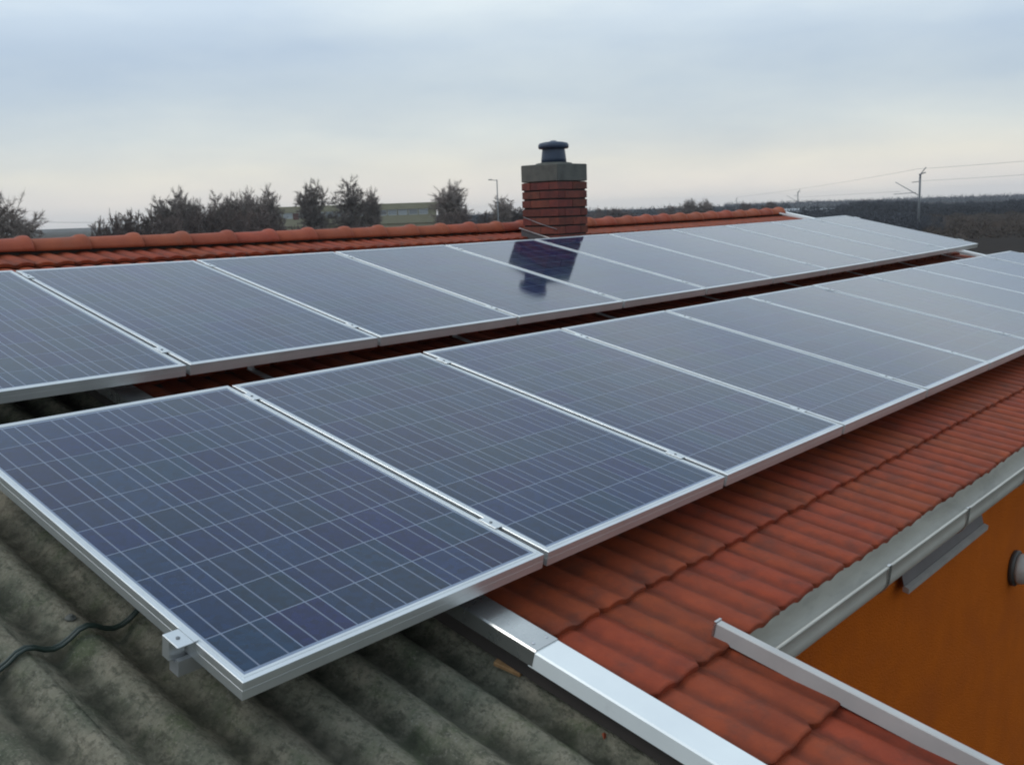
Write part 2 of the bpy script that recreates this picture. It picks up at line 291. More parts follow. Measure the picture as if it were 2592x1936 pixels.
ROOF = T((0, 0, GZ)) @ Matrix.Rotation(BETA, 4, 'X')         # roof frame: x along the ridge, y up the slope, z off the roof
def RP(u, v, n): return ROOF @ Vector((u, -v, n))
def sag(u, v): t = max(0.0, min(1.0, -v / 1.2)); return (0.001 * (u - 5) ** 2 - 0.012) * t + 0.043 * max(0.0, 1 - max(u, 0) / 13) * max(0.0, min(1.0, (-v - 1.2) / 1.7))

# ------------------------------------------------------------------ ground and fields
def polar(az, d): a = rad(az); return CAM.x + d * math.cos(a), CAM.y + d * math.sin(a)
ground_m = mat('winter_ground', (0.060, 0.050, 0.034), 1.0, var=(0.036, 0.034, 0.026), scale=0.05, bump=0, detail=10, spec=0.05, dirt=(0.045, 0.055, 0.028), dscale=0.02)
g = MB()
NR = 40; rings = [0, 8, 25, 60, 110, 180, 260, 360, 500, 750, 1100, 1700, 2600]
ix = {}
c0 = g.addv([(CAM.x, CAM.y, 0)])
prev = None
for r in rings[1:]:
    b = g.addv([(CAM.x + r * math.cos(2 * math.pi * j / NR), CAM.y + r * math.sin(2 * math.pi * j / NR), 0.35 * mnoise.noise((r * 0.01, j * 0.7, 0)) if 150 < r < 2000 else 0) for j in range(NR)])
    for j in range(NR):
        if prev is None: g.face((c0, b + j, b + (j + 1) % NR))
        else: g.face((prev + j, b + j, b + (j + 1) % NR, prev + (j + 1) % NR))
    prev = b
tag(g.build('ground', ground_m), kind='structure')
def field(name, azs, d0, d1, m, z):
    f = MB(); n = len(azs)
    b = f.addv([(*polar(a, d0 + 2 * math.sin(a)), z) for a in azs]); c = f.addv([(*polar(a, d1 + 3 * math.sin(a * 2)), z + 0.1) for a in azs])
    for i in range(n - 1): f.face((b + i + 1, b + i, c + i, c + i + 1))
    tag(f.build(name, m), kind='structure')
field('field', [8 + i * 0.6 for i in range(20)], 118, 206, mat('brown_stubble', (0.044, 0.024, 0.012), 1.0, var=(0.016, 0.011, 0.008), scale=0.22, detail=8, spec=0.05), 0.36)
field('ploughed_field', [6 + i * 0.9 for i in range(24)], 45, 116, mat('dark_ploughed_soil', (0.032, 0.023, 0.018), 1.0, var=(0.016, 0.013, 0.011), scale=0.5, detail=8, spec=0.05), 0.12)

# ------------------------------------------------------------------ winter haze
hz = MB(); hz.box(-1100, -1100, -1.5, 1100, 1100, 14)
hm = bpy.data.materials.new('haze'); hm.use_nodes = True; hm.node_tree.nodes.clear()
ho = hm.node_tree.nodes.new('ShaderNodeOutputMaterial'); hv = hm.node_tree.nodes.new('ShaderNodeVolumePrincipled')
hv.inputs['Color'].default_value = (0.88, 0.90, 0.95, 1); hv.inputs['Density'].default_value = 0.00035; hv.inputs['Anisotropy'].default_value = 0.2
hm.node_tree.links.new(hv.outputs[0], ho.inputs['Volume'])
tag(hz.build('haze', hm), kind='stuff')

# ------------------------------------------------------------------ house
house = thing('house', 'orange rendered house with red tiled roof carrying the two rows of solar panels', 'house', T((0, 0, 0)))
EAVE_V = 2.133; EV = RP(0, EAVE_V, -0.17); RV = RP(0, -2.98, -0.17); WY = -1.85; XL, XR = -0.09, 10.35
def wallbox(x0, y0, z0, x1, y1, z1, name='wall'):
    w = MB(); w.box(x0, y0, z0, x1, y1, z1); return w.build(name, M['render'], house)
zt = RP(0, -WY / math.cos(BETA) * 1.0, -0.26).z
wallbox(XL, WY, 0, XR, WY + 0.28, zt - 0.01)
wallbox(XL, 7.3, 0, XR, 7.58, zt - 0.01)
for x0 in (XL, XR - 0.28):                                     # gable walls
    w = MB(); y0, y1 = WY + 0.282, 7.298; zr = RV.z - 0.08
    for xx in (x0, x0 + 0.28): w.addv([(xx, y0, 0), (xx, y1, 0), (xx, y1, zt), (xx, RV.y, zr), (xx, y0, zt)])
    w.face((0, 1, 2, 3, 4)); w.face((9, 8, 7, 6, 5))
    for i in range(5): w.face((i, 5 + i, 5 + (i + 1) % 5, (i + 1) % 5))
    w.build('gable_wall', M['render'], house)
# low wing under the tiled strip that runs on beyond the gutter
wallbox(XL, -4.5, 0, 0.26, WY - 0.002, RP(0, 4.55, -0.3).z, 'wing_wall')
# roof boarding under the tiles, both slopes
def slab(u0, u1, v0, v1, n0, n1, m, name, parent, N_=10):
    s = MB(); us = [u0 + (u1 - u0) * i / N_ for i in range(N_ + 1)]
    def fn(u): return lambda a, b: RP(u, a, b + sag(u, a))
    s.sweep([fn(u) for u in us], [(v0, n0), (v0, n1), (v1, n1), (v1, n0)]); return s.build(name, m, parent)
slab(XL + 0.02, 10.50, -2.95, 2.10, -0.25, -0.215, M['deck'], 'roof_board', house)
slab(XL + 0.02, 0.28, 2.102, 4.5, -0.25, -0.215, M['deck'], 'roof_board', house)
bk = MB(); top = RP(0, -2.99, -0.19); ang = BETA
for x in (XL, 10.50): bk.addv([(x, top.y + 0.02, top.z - 0.02), (x, top.y + 4.9, top.z - 4.88 * math.tan(ang)), (x, top.y + 4.9, top.z - 4.88 * math.tan(ang) - 0.05), (x, top.y + 0.02, top.z - 0.07)])
for i in range(4): bk.face((i, (i + 1) % 4, 4 + (i + 1) % 4, 4 + i))
bk.face((3, 2, 1, 0)); bk.face((4, 5, 6, 7))
bk.build('back_roof_slope', M['back_tile'], house)

# tiles: concrete double-roll profile
TW, EXP, TL = 0.24, 0.34, 0.41
def tile_geom(m, xa=0.0, xb=TW, M4=None, nx=22, seed=0):
    M4 = M4 or Matrix.Identity(4)
    def h(x):
        t = (x / TW) % 1.0 if 0 < x < TW else (0 if x <= 0 else 1)
        w = abs(math.sin(2 * math.pi * t)) if False else 0.5 - 0.5 * math.cos(4 * math.pi * t)
        z = 0.0125 * (1 - (1 - w) ** 1.8)
        return z
    xs = [xa + (xb - xa) * i / nx for i in range(nx + 1)]
    def y0(x):                                                  # lower edge: rounded corners
        d = min(x, TW - x); return 0.026 * (1 - min(1, d / 0.026)) ** 2
    rows = []
    for k, yy in enumerate((0.0, 0.010, 0.2, TL)):
        ring = []
        for x in xs:
            y = max(yy, 0) + (y0(x) * (1 - min(1, yy / 0.1)))
            side = -0.004 if x < 0.004 else 0.0
            z = h(x) - 0.021 * (yy / EXP) - (0.004 if k == 0 else 0) + side + (0.005 if x > TW - 0.010 else 0)
            ring.append(M4 @ Vector((x, y, z)))
        rows.append(m.addv(ring))
    for a, b in zip(rows, rows[1:]):
        for i in range(nx): m.face((a + i, a + i + 1, b + i + 1, b + i), 0, True)
    # nose and sides
    low = m.addv([M4 @ Vector((x, y0(x) + 0.002, h(x) - 0.022)) for x in xs])
    for i in range(nx): m.face((low + i, low + i + 1, rows[0] + i + 1, rows[0] + i), 0, False)
    for i, sgn in ((0, 1), (nx, -1)):
        dp = -0.030 if xa > 0 else -0.055
        b = m.addv([M4 @ Vector((xs[i], TL, dp)), M4 @ Vector((xs[i], 0.03, -0.020))])
        seq = [rows[0] + i, rows[1] + i, rows[2] + i, rows[3] + i, b, b + 1]
        m.face(seq[::-1] if sgn > 0 else seq, 0)
tm = MB(); tile_geom(tm); TILE = tm.mesh('roof_tile', [M['tile']])
tm = MB(); tile_geom(tm, 0.109, TW, nx=14); TILE_L = tm.mesh('roof_tile_cut_left', [M['tile']])
tm = MB(); tile_geom(tm, 0, 0.165, nx=16); TILE_R = tm.mesh('roof_tile_cut_right', [M['tile']])
U0 = 0.136 - 2 * TW; slots = []
NC = 14
for c in range(-3, NC + 1):
    vl = 1.793 + EXP - c * EXP                                  # lower edge of this course (c = 0 is the eave course)
    if vl - 0.3 < -2.98: continue
    ncol = 45 if c >= 0 else 3
    for k in range(ncol):
        u = U0 + k * TW
        if u > 10.33: continue
        me = TILE
        if k == 0: me = TILE_L
        if c < 0 and k == 2: me = TILE_R
        # chimney stands here
        if 4.70 < u + 0.12 < 5.30 and -2.76 < vl - 0.17 < -2.2: pass
        n = -0.169 + sag(u, vl)
        mt = ROOF @ T((u + R.uniform(-0.0015, 0.0015), -vl + R.uniform(-0.003, 0.003), n + R.uniform(-0.001, 0.001))) @ Matrix.Rotation(R.uniform(-0.006, 0.006), 4, 'Z') @ Matrix.Rotation(R.uniform(-0.004, 0.004), 4, 'Y')
        d = (mt.translation - CAM).length
        vis = c < 0 or vl > 1.4 or vl < -1.60 or -0.60 < vl < 0.06
        score = (1.0 if vis else 0.0) * (1 / d) * (1.0 if vl > 1.4 else (0.55 if vl < -1.6 else 0.45))
        slots.append((score, me, mt, vl, u))
slots.sort(key=lambda s: -s[0])
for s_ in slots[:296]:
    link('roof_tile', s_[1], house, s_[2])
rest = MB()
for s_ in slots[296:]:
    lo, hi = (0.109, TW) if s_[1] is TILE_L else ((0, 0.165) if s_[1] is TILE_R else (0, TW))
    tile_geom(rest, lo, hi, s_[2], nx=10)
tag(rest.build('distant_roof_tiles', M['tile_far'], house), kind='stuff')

# ridge tiles with a collar at each joint
RPITCH = 0.3565
def ridge_mesh():
    m = MB(); seg = 12; L = 0.372
    stations = [(0.0, 0.076), (0.20, 0.079), (0.292, 0.082), (0.302, 0.086), (0.320, 0.095), (0.343, 0.098), (0.364, 0.096), (L, 0.088)]
    def ring(x, r): return [(x, -r * math.cos(math.pi * j / seg) * 1.08, r * math.sin(math.pi * j / seg) * 0.98 - 0.02) for j in range(seg + 1)]
    bs = [m.addv(ring(x, r)) for x, r in stations]
    inn = [m.addv(ring(x, r - 0.014)) for x, r in (stations[0], stations[-1])]
    for a, b in zip(bs, bs[1:]):
        for j in range(seg): m.face((a + j, b + j, b + j + 1, a + j + 1), 0, True)
    for j in range(seg):
        m.face((inn[0] + j, bs[0] + j, bs[0] + j + 1, inn[0] + j + 1)); m.face((bs[-1] + j, inn[1] + j, inn[1] + j + 1, bs[-1] + j + 1)); m.face((inn[0] + j, inn[0] + j + 1, inn[1] + j + 1, inn[1] + j))
    for j in (0, seg):
        q = [bs[0] + j] + [b + j for b in bs[1:]] + [inn[1] + j, inn[0] + j]; m.face(q if j else q[::-1])
    return m.mesh('ridge_tile', [M['ridge']])
RM = ridge_mesh()
for k in range(-2, 29):
    u = 0.437 - 0.33 + k * RPITCH
    if u > 10.2: continue
    p = RP(u, -2.985 - 0.010 * max(0, u - 5), -0.170 + sag(u, -2.98)); p.z += 0.012 +  R.uniform(-0.002, 0.002)
    link('ridge_tile', RM, house, T(p) @ Matrix.Rotation(R.uniform(-0.008, 0.008), 4, 'Z') @ Matrix.Rotation(-0.002 * (u - 5) + R.uniform(-0.003, 0.003), 4, 'Y'))

s = MB()
def frb(u):
    return lambda a, b: RP(u, -2.985 - 0.010 * max(0, u - 5) + a, -0.17 + sag(u, -2.98) + b)
s.sweep([frb(XL + 0.02 + i * 0.659) for i in range(17)], [(-0.05, -0.10), (-0.05, 0.02), (0.05, 0.02), (0.05, -0.10)]); s.build('ridge_board', M['deck'], house)
# left edge flashing: an upper and a lower capping piece, lapped
def flash(v0, v1, dn, m, name, tip=0.0, N_=8):
    s = MB()
    def fn(v):
        def f(a, b):
            return RP(a, v, b + dn + sag(-0.2, v) + tip * (1 if v == v1 else 0))
        return f
    vs = [v0 + (v1 - v0) * i / N_ for i in range(N_ + 1)]
    pr = [(-0.196, -0.135), (-0.190, -0.104), (-0.194, -0.1), (-0.281, -0.101), (-0.286, -0.105), (-0.289, -0.147), (-0.284, -0.151)]
    ipr = [(a + (0.0016 if i > 3 else -0.0016), b - 0.0018) for i, (a, b) in enumerate(pr)][::-1]
    s.sweep([fn(v) for v in vs], pr + ipr); return s.build(name, m, house)
flash(1.858, 4.2, 0.0, M['white_sheet'], 'edge_flashing', N_=10)
flash(-3.0, 1.872, 0.0035, M['galv'], 'edge_flashing', tip=0.001, N_=16)
for v_, u_ in ((1.845, -0.262), (1.847, -0.212)):
    rv_ = MB(); rv_.lathe([(0.006, 0), (0.0055, 0.0015), (0.003, 0.0028)], 10); rv_.build('rivet', M['rail'], house, ROOF @ T((u_, -v_, -0.0972)))
s = MB()
def fu(v): return lambda a, b: RP(a, v, b + sag(-0.2, v))
s.sweep([fu(-2.9 + i * 0.71) for i in range(11)], [(-0.262, -0.205), (-0.262, -0.140), (-0.252, -0.140), (-0.252, -0.205)][::-1]); s.build('edge_shade_strip', M['deck'], house)  # added dark strip: stands for the shadow below the flashing, hides tile sides
# right-hand rail of the tiled strip
s = MB()
pr = [(0.280, -0.170), (0.280, -0.123), (0.283, -0.120), (0.305, -0.120), (0.308, -0.123), (0.308, -0.30), (0.3065, -0.30), (0.3065, -0.124), (0.3045, -0.1215), (0.2835, -0.1215), (0.2815, -0.124), (0.2815, -0.170)]
def fr(v): return lambda a, b: RP(a, v, b)
s.sweep([fr(v) for v in (2.082, 2.6, 3.2, 4.5)], pr[::-1]); s.build('strip_edge_rail', M['trim'], house)
s = MB(); s.sweep([fr(v) for v in (2.074, 2.081)], [(0.278, -0.165), (0.278, -0.117), (0.310, -0.117), (0.310, -0.165)][::-1]); s.build('rail_end_cap', M['galv'], house)
# far verge trim
s = MB()
def fv(v): return lambda a, b: RP(a, v, b + sag(10.5, v))
s.sweep([fv(-3.05 + i * 0.52) for i in range(11)], [(10.50, -0.21), (10.50, -0.145), (10.505, -0.138), (10.55, -0.138), (10.555, -0.145), (10.555, -0.27), (10.552, -0.27), (10.552, -0.215)]); s.build('verge_trim', M['white_sheet'], house)
s = MB(); s.sweep([fv(-3.0 + i * 0.5) for i in range(11)], [(10.295, -0.155), (10.295, -0.138), (10.325, -0.138), (10.325, -0.155)]); s.build('roof_edge_strip', M['white_sheet'], house)

# gutter
GY, GR, GZ0 = -2.080, 0.070, -0.668 + GZ
s = MB(); seg = 14
def gprof(r): return [(GY + r * math.cos(math.pi + math.pi * j / seg), GZ0 + r * math.sin(math.pi + math.pi * j / seg)) for j in range(seg + 1)]
o_, i_ = gprof(GR), gprof(GR - 0.002)
bead = [(GY - GR + 0.002, GZ0 + 0.048), (GY - GR - 0.005, GZ0 + 0.049), (GY - GR - 0.007, GZ0 + 0.044), (GY - GR - 0.005, GZ0 + 0.039), (GY - GR, GZ0 + 0.037)]
prof = bead + o_[0:] + [(GY + GR, GZ0 + 0.040), (GY + GR - 0.002, GZ0 + 0.040)] + i_[::-1]
def fx(x): return lambda a, b: Vector((x, a, b - 0.001 * x))
s.sweep([fx(0.312 + i * 10.24 / 20) for i in range(21)], prof, sm=True)
gut = s.build('gutter', M['gutter'], house)
s = MB(); N_ = 160; rows = []
for i in range(N_ + 1):
    x = 0.315 + 10.2 * i / N_; r = GR - 0.0035; ring = []
    w = 0.42 + 0.22 * mnoise.noise((x * 3.1, 0, 0)) + 0.10 * mnoise.noise((x * 11, 3, 0)); a0 = 1.5 * math.pi - 0.30; a1 = a0 + 0.32 + w * 0.75
    for j in range(5):
        a = a0 + (a1 - a0) * j / 4; rr = r - (0.0025 + 0.003 * abs(mnoise.noise((x * 14, j, 1)))) * (1 if 0 < j < 4 else 0); ring.append((x, GY + rr * math.cos(a), GZ0 + rr * math.sin(a) - 0.001 * x))
    rows.append(s.addv(ring))
for a, b in zip(rows, rows[1:]):
    for j in range(4): s.face((a + j, a + j + 1, b + j + 1, b + j), 0, True)
tag(s.build('gutter_sediment', M['gutter_dirt'], gut), kind='stuff')
brm = MB(); bo, bi = gprof(GR + 0.004), gprof(GR + 0.001)
brm.sweep([fx(-0.013), fx(0.013)], [(GY - GR - 0.009, GZ0 + 0.052)] + bo + [(GY + GR + 0.004, GZ0 + 0.035), (GY + GR + 0.001, GZ0 + 0.035)] + bi[::-1] + [(GY - GR + 0.002, GZ0 + 0.052)])
BR = brm.mesh('gutter_bracket', [M['galv']])
for k in range(-1, 12): 
    x = 1.20 + k * 0.83
    if 0.6 < x < 10.5: link('gutter_bracket', BR, gut, T((x, 0, -0.001 * x)))
# soffit board between wall and gutter
s = MB(); s.box(0.305, WY - 0.16, EV.z - 0.075, 10.34, WY - 0.14, EV.z + 0.0); s.build('fascia_board', M['gutter'], house)
s = MB(); s.box(0.305, WY - 0.139, EV.z - 0.072, 10.34, WY - 0.002, EV.z - 0.06); s.build('soffit_board', M['render'], house)
# small sheet hood on the wall
s = MB(); a, b = 2.07, 3.155; Z = GZ
pts = [(WY - 0.002, Z - 0.875), (WY - 0.040, Z - 1.035), (WY - 0.043, Z - 1.033), (WY - 0.005, Z - 0.872)]
s.sweep([lambda p, q: Vector((a, p, q)), lambda p, q: Vector((b, p, q))], pts)
hood = s.build('wall_hood', M['hood'], house)
s = MB(); pts = [(WY - 0.038, Z - 1.036), (WY - 0.038, Z - 1.056), (WY - 0.064, Z - 1.062), (WY - 0.066, Z - 1.040), (WY - 0.046, Z - 1.032)]
s.sweep([lambda p, q: Vector((a - 0.004, p, q)), lambda p, q: Vector((b + 0.004, p, q))], pts); s.build('lip', M['hood_lip'], hood)
# round wall lamp
lamp = thing('wall_lamp', 'round bulkhead lamp with pale dome on the orange wall below the gutter', 'lamp', T((3.90, WY, GZ - 1.505)))
s = MB(); s.lathe([(0.098, 0.001), (0.105, 0.006), (0.105, 0.026), (0.095, 0.032)], 28, axis='Y'); s.build('lamp_base', M['lamp_base'], lamp)
s = MB(); s.lathe([(0.092, 0.033), (0.090, 0.05), (0.080, 0.078), (0.062, 0.100), (0.038, 0.115), (0.012, 0.121)], 28, axis='Y'); s.build('lamp_dome', M['dome'], lamp)

# chimney
cu, cs = 4.80, 0.425; cb = RP(cu, -2.26, -0.17); cy = cb.y; base_z = cb.z - 0.02
chim = MB(); g_ = 0.013
chim.box(cu + g_, cy + g_, base_z - 0.3, cu + cs - g_, cy + cs - g_, GZ + 0.889)
chimney = chim.build('chimney', M['mortar'], house)
zt0 = GZ + 0.888; CP = 0.0785
def brick_mesh(L, W):
    m = MB(); m.bbox(0, 0, 0, L, W, 0.064, 0.0018); return m.mesh('brick', [M['brick']])
BL = brick_mesh(0.2095, 0.1); BS = brick_mesh(0.1, 0.2175); BL2 = brick_mesh(0.2175, 0.1); BS2 = brick_mesh(0.1, 0.2095)
for k in range(9):
    z = zt0 - 0.002 - (k + 1) * CP + (CP - 0.066)
    j = lambda: R.uniform(-0.0022, 0.0022)
    if k % 2 == 0:
        for i in range(2):
            for yy in (0, cs - 0.1): link('brick', BL, chimney, T((cu + i * 0.2135 + j(), cy + yy + j(), z + j() * 0.6)))
        for xx in (0, cs - 0.1): link('brick', BS, chimney, T((cu + xx + j(), cy + 0.1035, z)))
    else:
        for i in range(2):
            for xx in (0, cs - 0.1): link('brick', BS2, chimney, T((cu + xx + j(), cy + i * 0.2135 + j(), z + j() * 0.6)))
        for yy in (0, cs - 0.1): link('brick', BL2, chimney, T((cu + 0.1035, cy + yy + j(), z)))
s = MB(); e = 0.003
s.bbox(cu - e, cy - e, zt0 + 0.004, cu + cs + e, cy + cs + e, GZ + 1.045, 0.006)
s.lathe([(0.17, 0), (0.165, 0.012), (0.13, 0.018)], 20, o=(cu + cs / 2, cy + cs / 2, GZ + 1.045))
s.build('concrete_crown', M['concrete'], chimney)
s = MB(); s.lathe([(0.116, 0.0), (0.113, 0.04), (0.103, 0.12), (0.102, 0.135)], 28, o=(cu + cs / 2, cy + cs / 2, GZ + 1.060)); s.build('flue_pot', M['flue'], chimney)
s = MB(); s.lathe([(0.100, 0.0), (0.132, 0.001), (0.139, 0.012), (0.139, 0.034), (0.128, 0.050), (0.085, 0.060), (0.04, 0.064), (0.02, 0.074)], 28, o=(cu + cs / 2, cy + cs / 2, GZ + 1.186)); s.build('flue_cowl', M['flue'], chimney)
# lead apron following the slope
s = MB(); d = 0.012
for yy0, yy1 in ((cy - d, cy + cs + d),):
    za = cb.z + 0.065; zb = za + (yy1 - yy0) * math.tan(BETA)
    z_low = -0.2
    b = s.addv([(cu - d, yy0, za - 0.12), (cu - d, yy1, zb - 0.12), (cu - d, yy1, zb), (cu - d, yy0, za), (cu - d + 0.008, yy0, za - 0.12), (cu - d + 0.008, yy1, zb - 0.12), (cu - d + 0.008, yy1, zb), (cu - d + 0.008, yy0, za)])
    for q in ((3, 2, 1, 0), (4, 5, 6, 7), (2, 3, 7, 6), (0, 4, 7, 3), (1, 2, 6, 5), (0, 1, 5, 4)): s.face([b + i for i in q])
s.box(cu - d + 0.009, cy - d, cb.z - 0.10, cu + cs + d, cy - d + 0.008, cb.z + 0.055)
s.build('lead_apron', M['lead'], chimney)
s = MB()
s.tube([(cu - 0.02, cy + cs + 0.03, cb.z + 0.075 + 0.45 * math.tan(BETA) + 0.01), (cu - 0.022, cy + 0.1, cb.z + 0.09), (cu - 0.02, cy - 0.06, cb.z + 0.045)], 0.0045, 6)
s.build('apron_trim', M['galv'], chimney)
s = MB()
s.tube([(cu - 0.012, cy + cs - 0.02, cb.z + 0.28), (cu - 0.014, cy + 0.2, cb.z + 0.215), (cu - 0.012, cy + 0.01, cb.z + 0.165)], 0.003, 6)
s.build('wire_tie', M['wire'], chimney)

# ------------------------------------------------------------------ corrugated shed roof on the left
shed = thing('lean_to_shed', 'mossy grey corrugated fibre cement shed roof beside the red tiles', 'shed roof', T((0, 0, 0)))
CP_, CA = 0.161, 0.0225
def cz(u): c = math.cos(2 * math.pi * (u + 0.235) / CP_); return CA * (c + 0.12 * (1 - c * c))
def corr_sheet(u0, u1, v0, v1, dn):
    m = MB(); seg = 12; nu = int(round((u1 - u0) / CP_ * seg)); nv = int((v1 - v0) / 0.035); rows = []
    for layer in (0, 1):
        rr = []
        for j in range(nv + 1):
            v = v0 + (v1 - v0) * j / nv
            rr.append(m.addv([RP(u0 + (u1 - u0) * i / nu, v + (0.004 * math.sin(i * 0.9) if j in (0, nv) else 0), -0.241 + cz(u0 + (u1 - u0) * i / nu) + dn - 0.007 * layer + (0.0022 * mnoise.noise((i * 0.35, v * 16, 0)) + 0.0012 * mnoise.noise((i * 0.9, v * 40, 5)) if not layer else 0)) for i in range(nu + 1)]))
        rows.append(rr)
    t_, b_ = rows
    for j in range(nv):
        for i in range(nu):
            m.face((t_[j] + i, t_[j + 1] + i, t_[j + 1] + i + 1, t_[j] + i + 1), 0, True)
    step = nv
    for i in range(nu):
        m.face((b_[0] + i, b_[0] + i + 1, b_[nv] + i + 1, b_[nv] + i), 0, True)
        m.face((t_[0] + i, t_[0] + i + 1, b_[0] + i + 1, b_[0] + i)); m.face((t_[nv] + i + 1, t_[nv] + i, b_[nv] + i, b_[nv] + i + 1))
    for j in range(nv):
        m.face((t_[j], b_[j], b_[j + 1], t_[j + 1])); m.face((t_[j] + nu, t_[j + 1] + nu, b_[j + 1] + nu, b_[j] + nu))
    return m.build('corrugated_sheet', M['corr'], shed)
e0 = -0.235 + 0.68 * CP_
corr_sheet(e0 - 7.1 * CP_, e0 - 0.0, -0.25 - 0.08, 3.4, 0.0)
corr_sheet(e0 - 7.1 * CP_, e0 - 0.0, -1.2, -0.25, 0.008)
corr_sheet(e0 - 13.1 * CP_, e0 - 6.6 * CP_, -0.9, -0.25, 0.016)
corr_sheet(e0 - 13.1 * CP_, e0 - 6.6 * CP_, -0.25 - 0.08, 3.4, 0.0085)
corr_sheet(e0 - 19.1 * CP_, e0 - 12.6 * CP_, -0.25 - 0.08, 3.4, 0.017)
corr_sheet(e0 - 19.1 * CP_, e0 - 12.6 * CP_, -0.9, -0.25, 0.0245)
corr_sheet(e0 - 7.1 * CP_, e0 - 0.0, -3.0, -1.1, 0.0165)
bm = MB(); bm.lathe([(0.015, 0.0), (0.014, 0.003), (0.007, 0.004), (0.007, 0.009), (0.004, 0.011)], 12)
BOLT = bm.mesh('roof_bolt', [M['concrete']])
for kk, vv in ((5, 0.885), (8, 0.885), (11, 0.885), (2, 2.45), (5, 2.45), (8, 2.45), (11, 2.45)):
    u = -0.235 - kk * CP_; p = RP(u, vv, -0.241 + CA + 0.001)
    link('roof_bolt', BOLT, shed, T(p) @ Matrix.Rotation(BETA, 4, 'X'))
s = MB(); s.box(-3.1, -3.3, 0, XL - 0.003, -3.05, RP(0, 3.2, -0.36).z); s.build('shed_wall', M['concrete'], shed)
s = MB(); s.box(-3.1, -3.048, 0, -2.9, 2.9, RP(0, 3.0, -0.36).z - 0.02); s.build('shed_wall', M['concrete'], shed)
# green cable draped over the corrugations, a wood offcut and a crumb of tile
def cabpt(u, v): return RP(u, v, -0.241 + cz(u) + 0.008 + 0.011)
def cab(off, w):
    m = MB(); pts = []
    for i in range(90):
        u = -2.6 + i * 0.023; v = 0.935 + 0.045 * math.sin(u * 4.2 + w) + off + 0.012 * math.sin(u * 13 + w)
        z = 0.72 * cz(u) + 0.28 * 0.010
        pts.append(RP(u, v + 0.09 * 0, -0.241 + max(cz(u), z * 0.8 - 0.002) + 0.0165 + 0.006))
    m.tube(pts, 0.0052, 8); return m
cb_ = thing('cable', 'dark green double cable draped over the corrugated sheets and under the nearest panel', 'cable', T((0, 0, 0)))
cab(0.0, 0.0).build('cable_strand', M['cable'], cb_); cab(0.0115, 0.1).build('cable_strand', M['cable'], cb_)
wc = MB(); wc.bbox(-0.017, -0.042, 0, 0.017, 0.042, 0.013, 0.002)
o = wc.build('wood_offcut', M['wood'], None, ROOF @ T((-0.254, -1.772, -0.217)) @ Matrix.Rotation(rad(12), 4, 'Z') @ Matrix.Rotation(rad(-8), 4, 'Y')); tag(o, 'small brown wood offcut lying on the corrugated roof beside the metal edge flashing', 'wood offcut')
wc = MB(); wc.addv([(-0.010, -0.008, 0), (0.012, -0.004, 0), (0.006, 0.011, 0), (-0.001, 0.0, 0.010), (0.005, 0.003, 0.008)])
for q in ((0, 2, 1), (0, 1, 4, 3), (1, 2, 4), (2, 0, 3), (2, 3, 4)): wc.face(q)
o = wc.build('tile_fragment', M['ridge'], None, ROOF @ T((-0.265, -2.105, -0.241 + cz(-0.265) + 0.002))); tag(o, 'tiny orange-red tile crumb on the mossy corrugated sheet near the white flashing', 'tile fragment')

# ------------------------------------------------------------------ solar panels
PW, PG, PL, PD = 1.0256, 0.020, 1.65, 0.046
WID = PW - PG; LIP = 0.0185; LB = 0.0235
def frame_mesh():
    m = MB(); prof = [(LIP, -0.004), (LIP, -0.0005), (LIP - 0.001, 0.0), (0.0118, 0.0), (0.0114, -0.0012), (0.0092, -0.0012), (0.0088, 0.0), (0.0012, 0.0), (0.0, -0.0012), (0.0, -0.0205), (0.0007, -0.0208), (0.0007, -0.0222), (0.0, -0.0225), (0.0, -PD), (0.028, -PD), (0.028, -PD + 0.002), (0.002, -PD + 0.002)]
    bs = []
    for d, z in prof:
        dy = d * LB / LIP if d <= LIP and z > -0.006 else d
        bs.append(m.addv([(d, dy, z), (WID - d, dy, z), (WID - d, PL - dy, z), (d, PL - dy, z)]))
    for a, b in zip(bs, bs[1:]):
        for i in range(4): m.face((a + i, a + (i + 1) % 4, b + (i + 1) % 4, b + i)[::-1], 0)
    return m.mesh('frame', [M['alu']])
FM = frame_mesh()
s = MB(); s.box(LIP + 0.0002, LB + 0.0002, -0.0085, WID - LIP - 0.0002, PL - LB - 0.0002, -0.0027); BSM = s.mesh('backsheet', [M['backsheet']])
CWX = (WID - 2 * LIP - 0.012) / 6; CLY = (PL - 2 * LB - 0.020) / 10; GX, GY_ = 0.0034, 0.0032
def cell_mesh():
    m = MB(); w = CWX - GX; h = CLY - GY_; bw = 0.0042; z = 0.0
    xs = [0, w * 0.25 - bw / 2, w * 0.25 + bw / 2, w * 0.75 - bw / 2, w * 0.75 + bw / 2, w]
    b = m.addv([(x, 0, z) for x in xs]); c = m.addv([(x, h, z) for x in xs])
    for i in range(5): m.face((b + i, b + i + 1, c + i + 1, c + i), 1 if i in (1, 3) else 0)
    return m.mesh('cell', [M['cell'], M['busbar']])
CM = cell_mesh()
def mount(kind):
    m = MB()
    return m
def panel(mtx, label, group):
    p = thing('solar_panel', label, 'solar panel', mtx, group)
    link('frame', FM, p); link('backsheet', BSM, p)
    for i in range(6):
        for j in range(10):
            link('cell', CM, p, T((LIP + 0.006 + GX / 2 + i * CWX, LB + 0.010 + GY_ / 2 + j * CLY, -0.0025)))
    return p
ordn = ['first', 'second', 'third', 'fourth', 'fifth', 'sixth', 'seventh', 'eighth', 'ninth', 'tenth', 'eleventh']
def r1n(u, top=0): return 0.00017 * u - 0.01517 + 0.00099 * (u - 5) ** 2 + 0.0185 * top
def r1v(u): return -0.26454 - 0.0088 * u
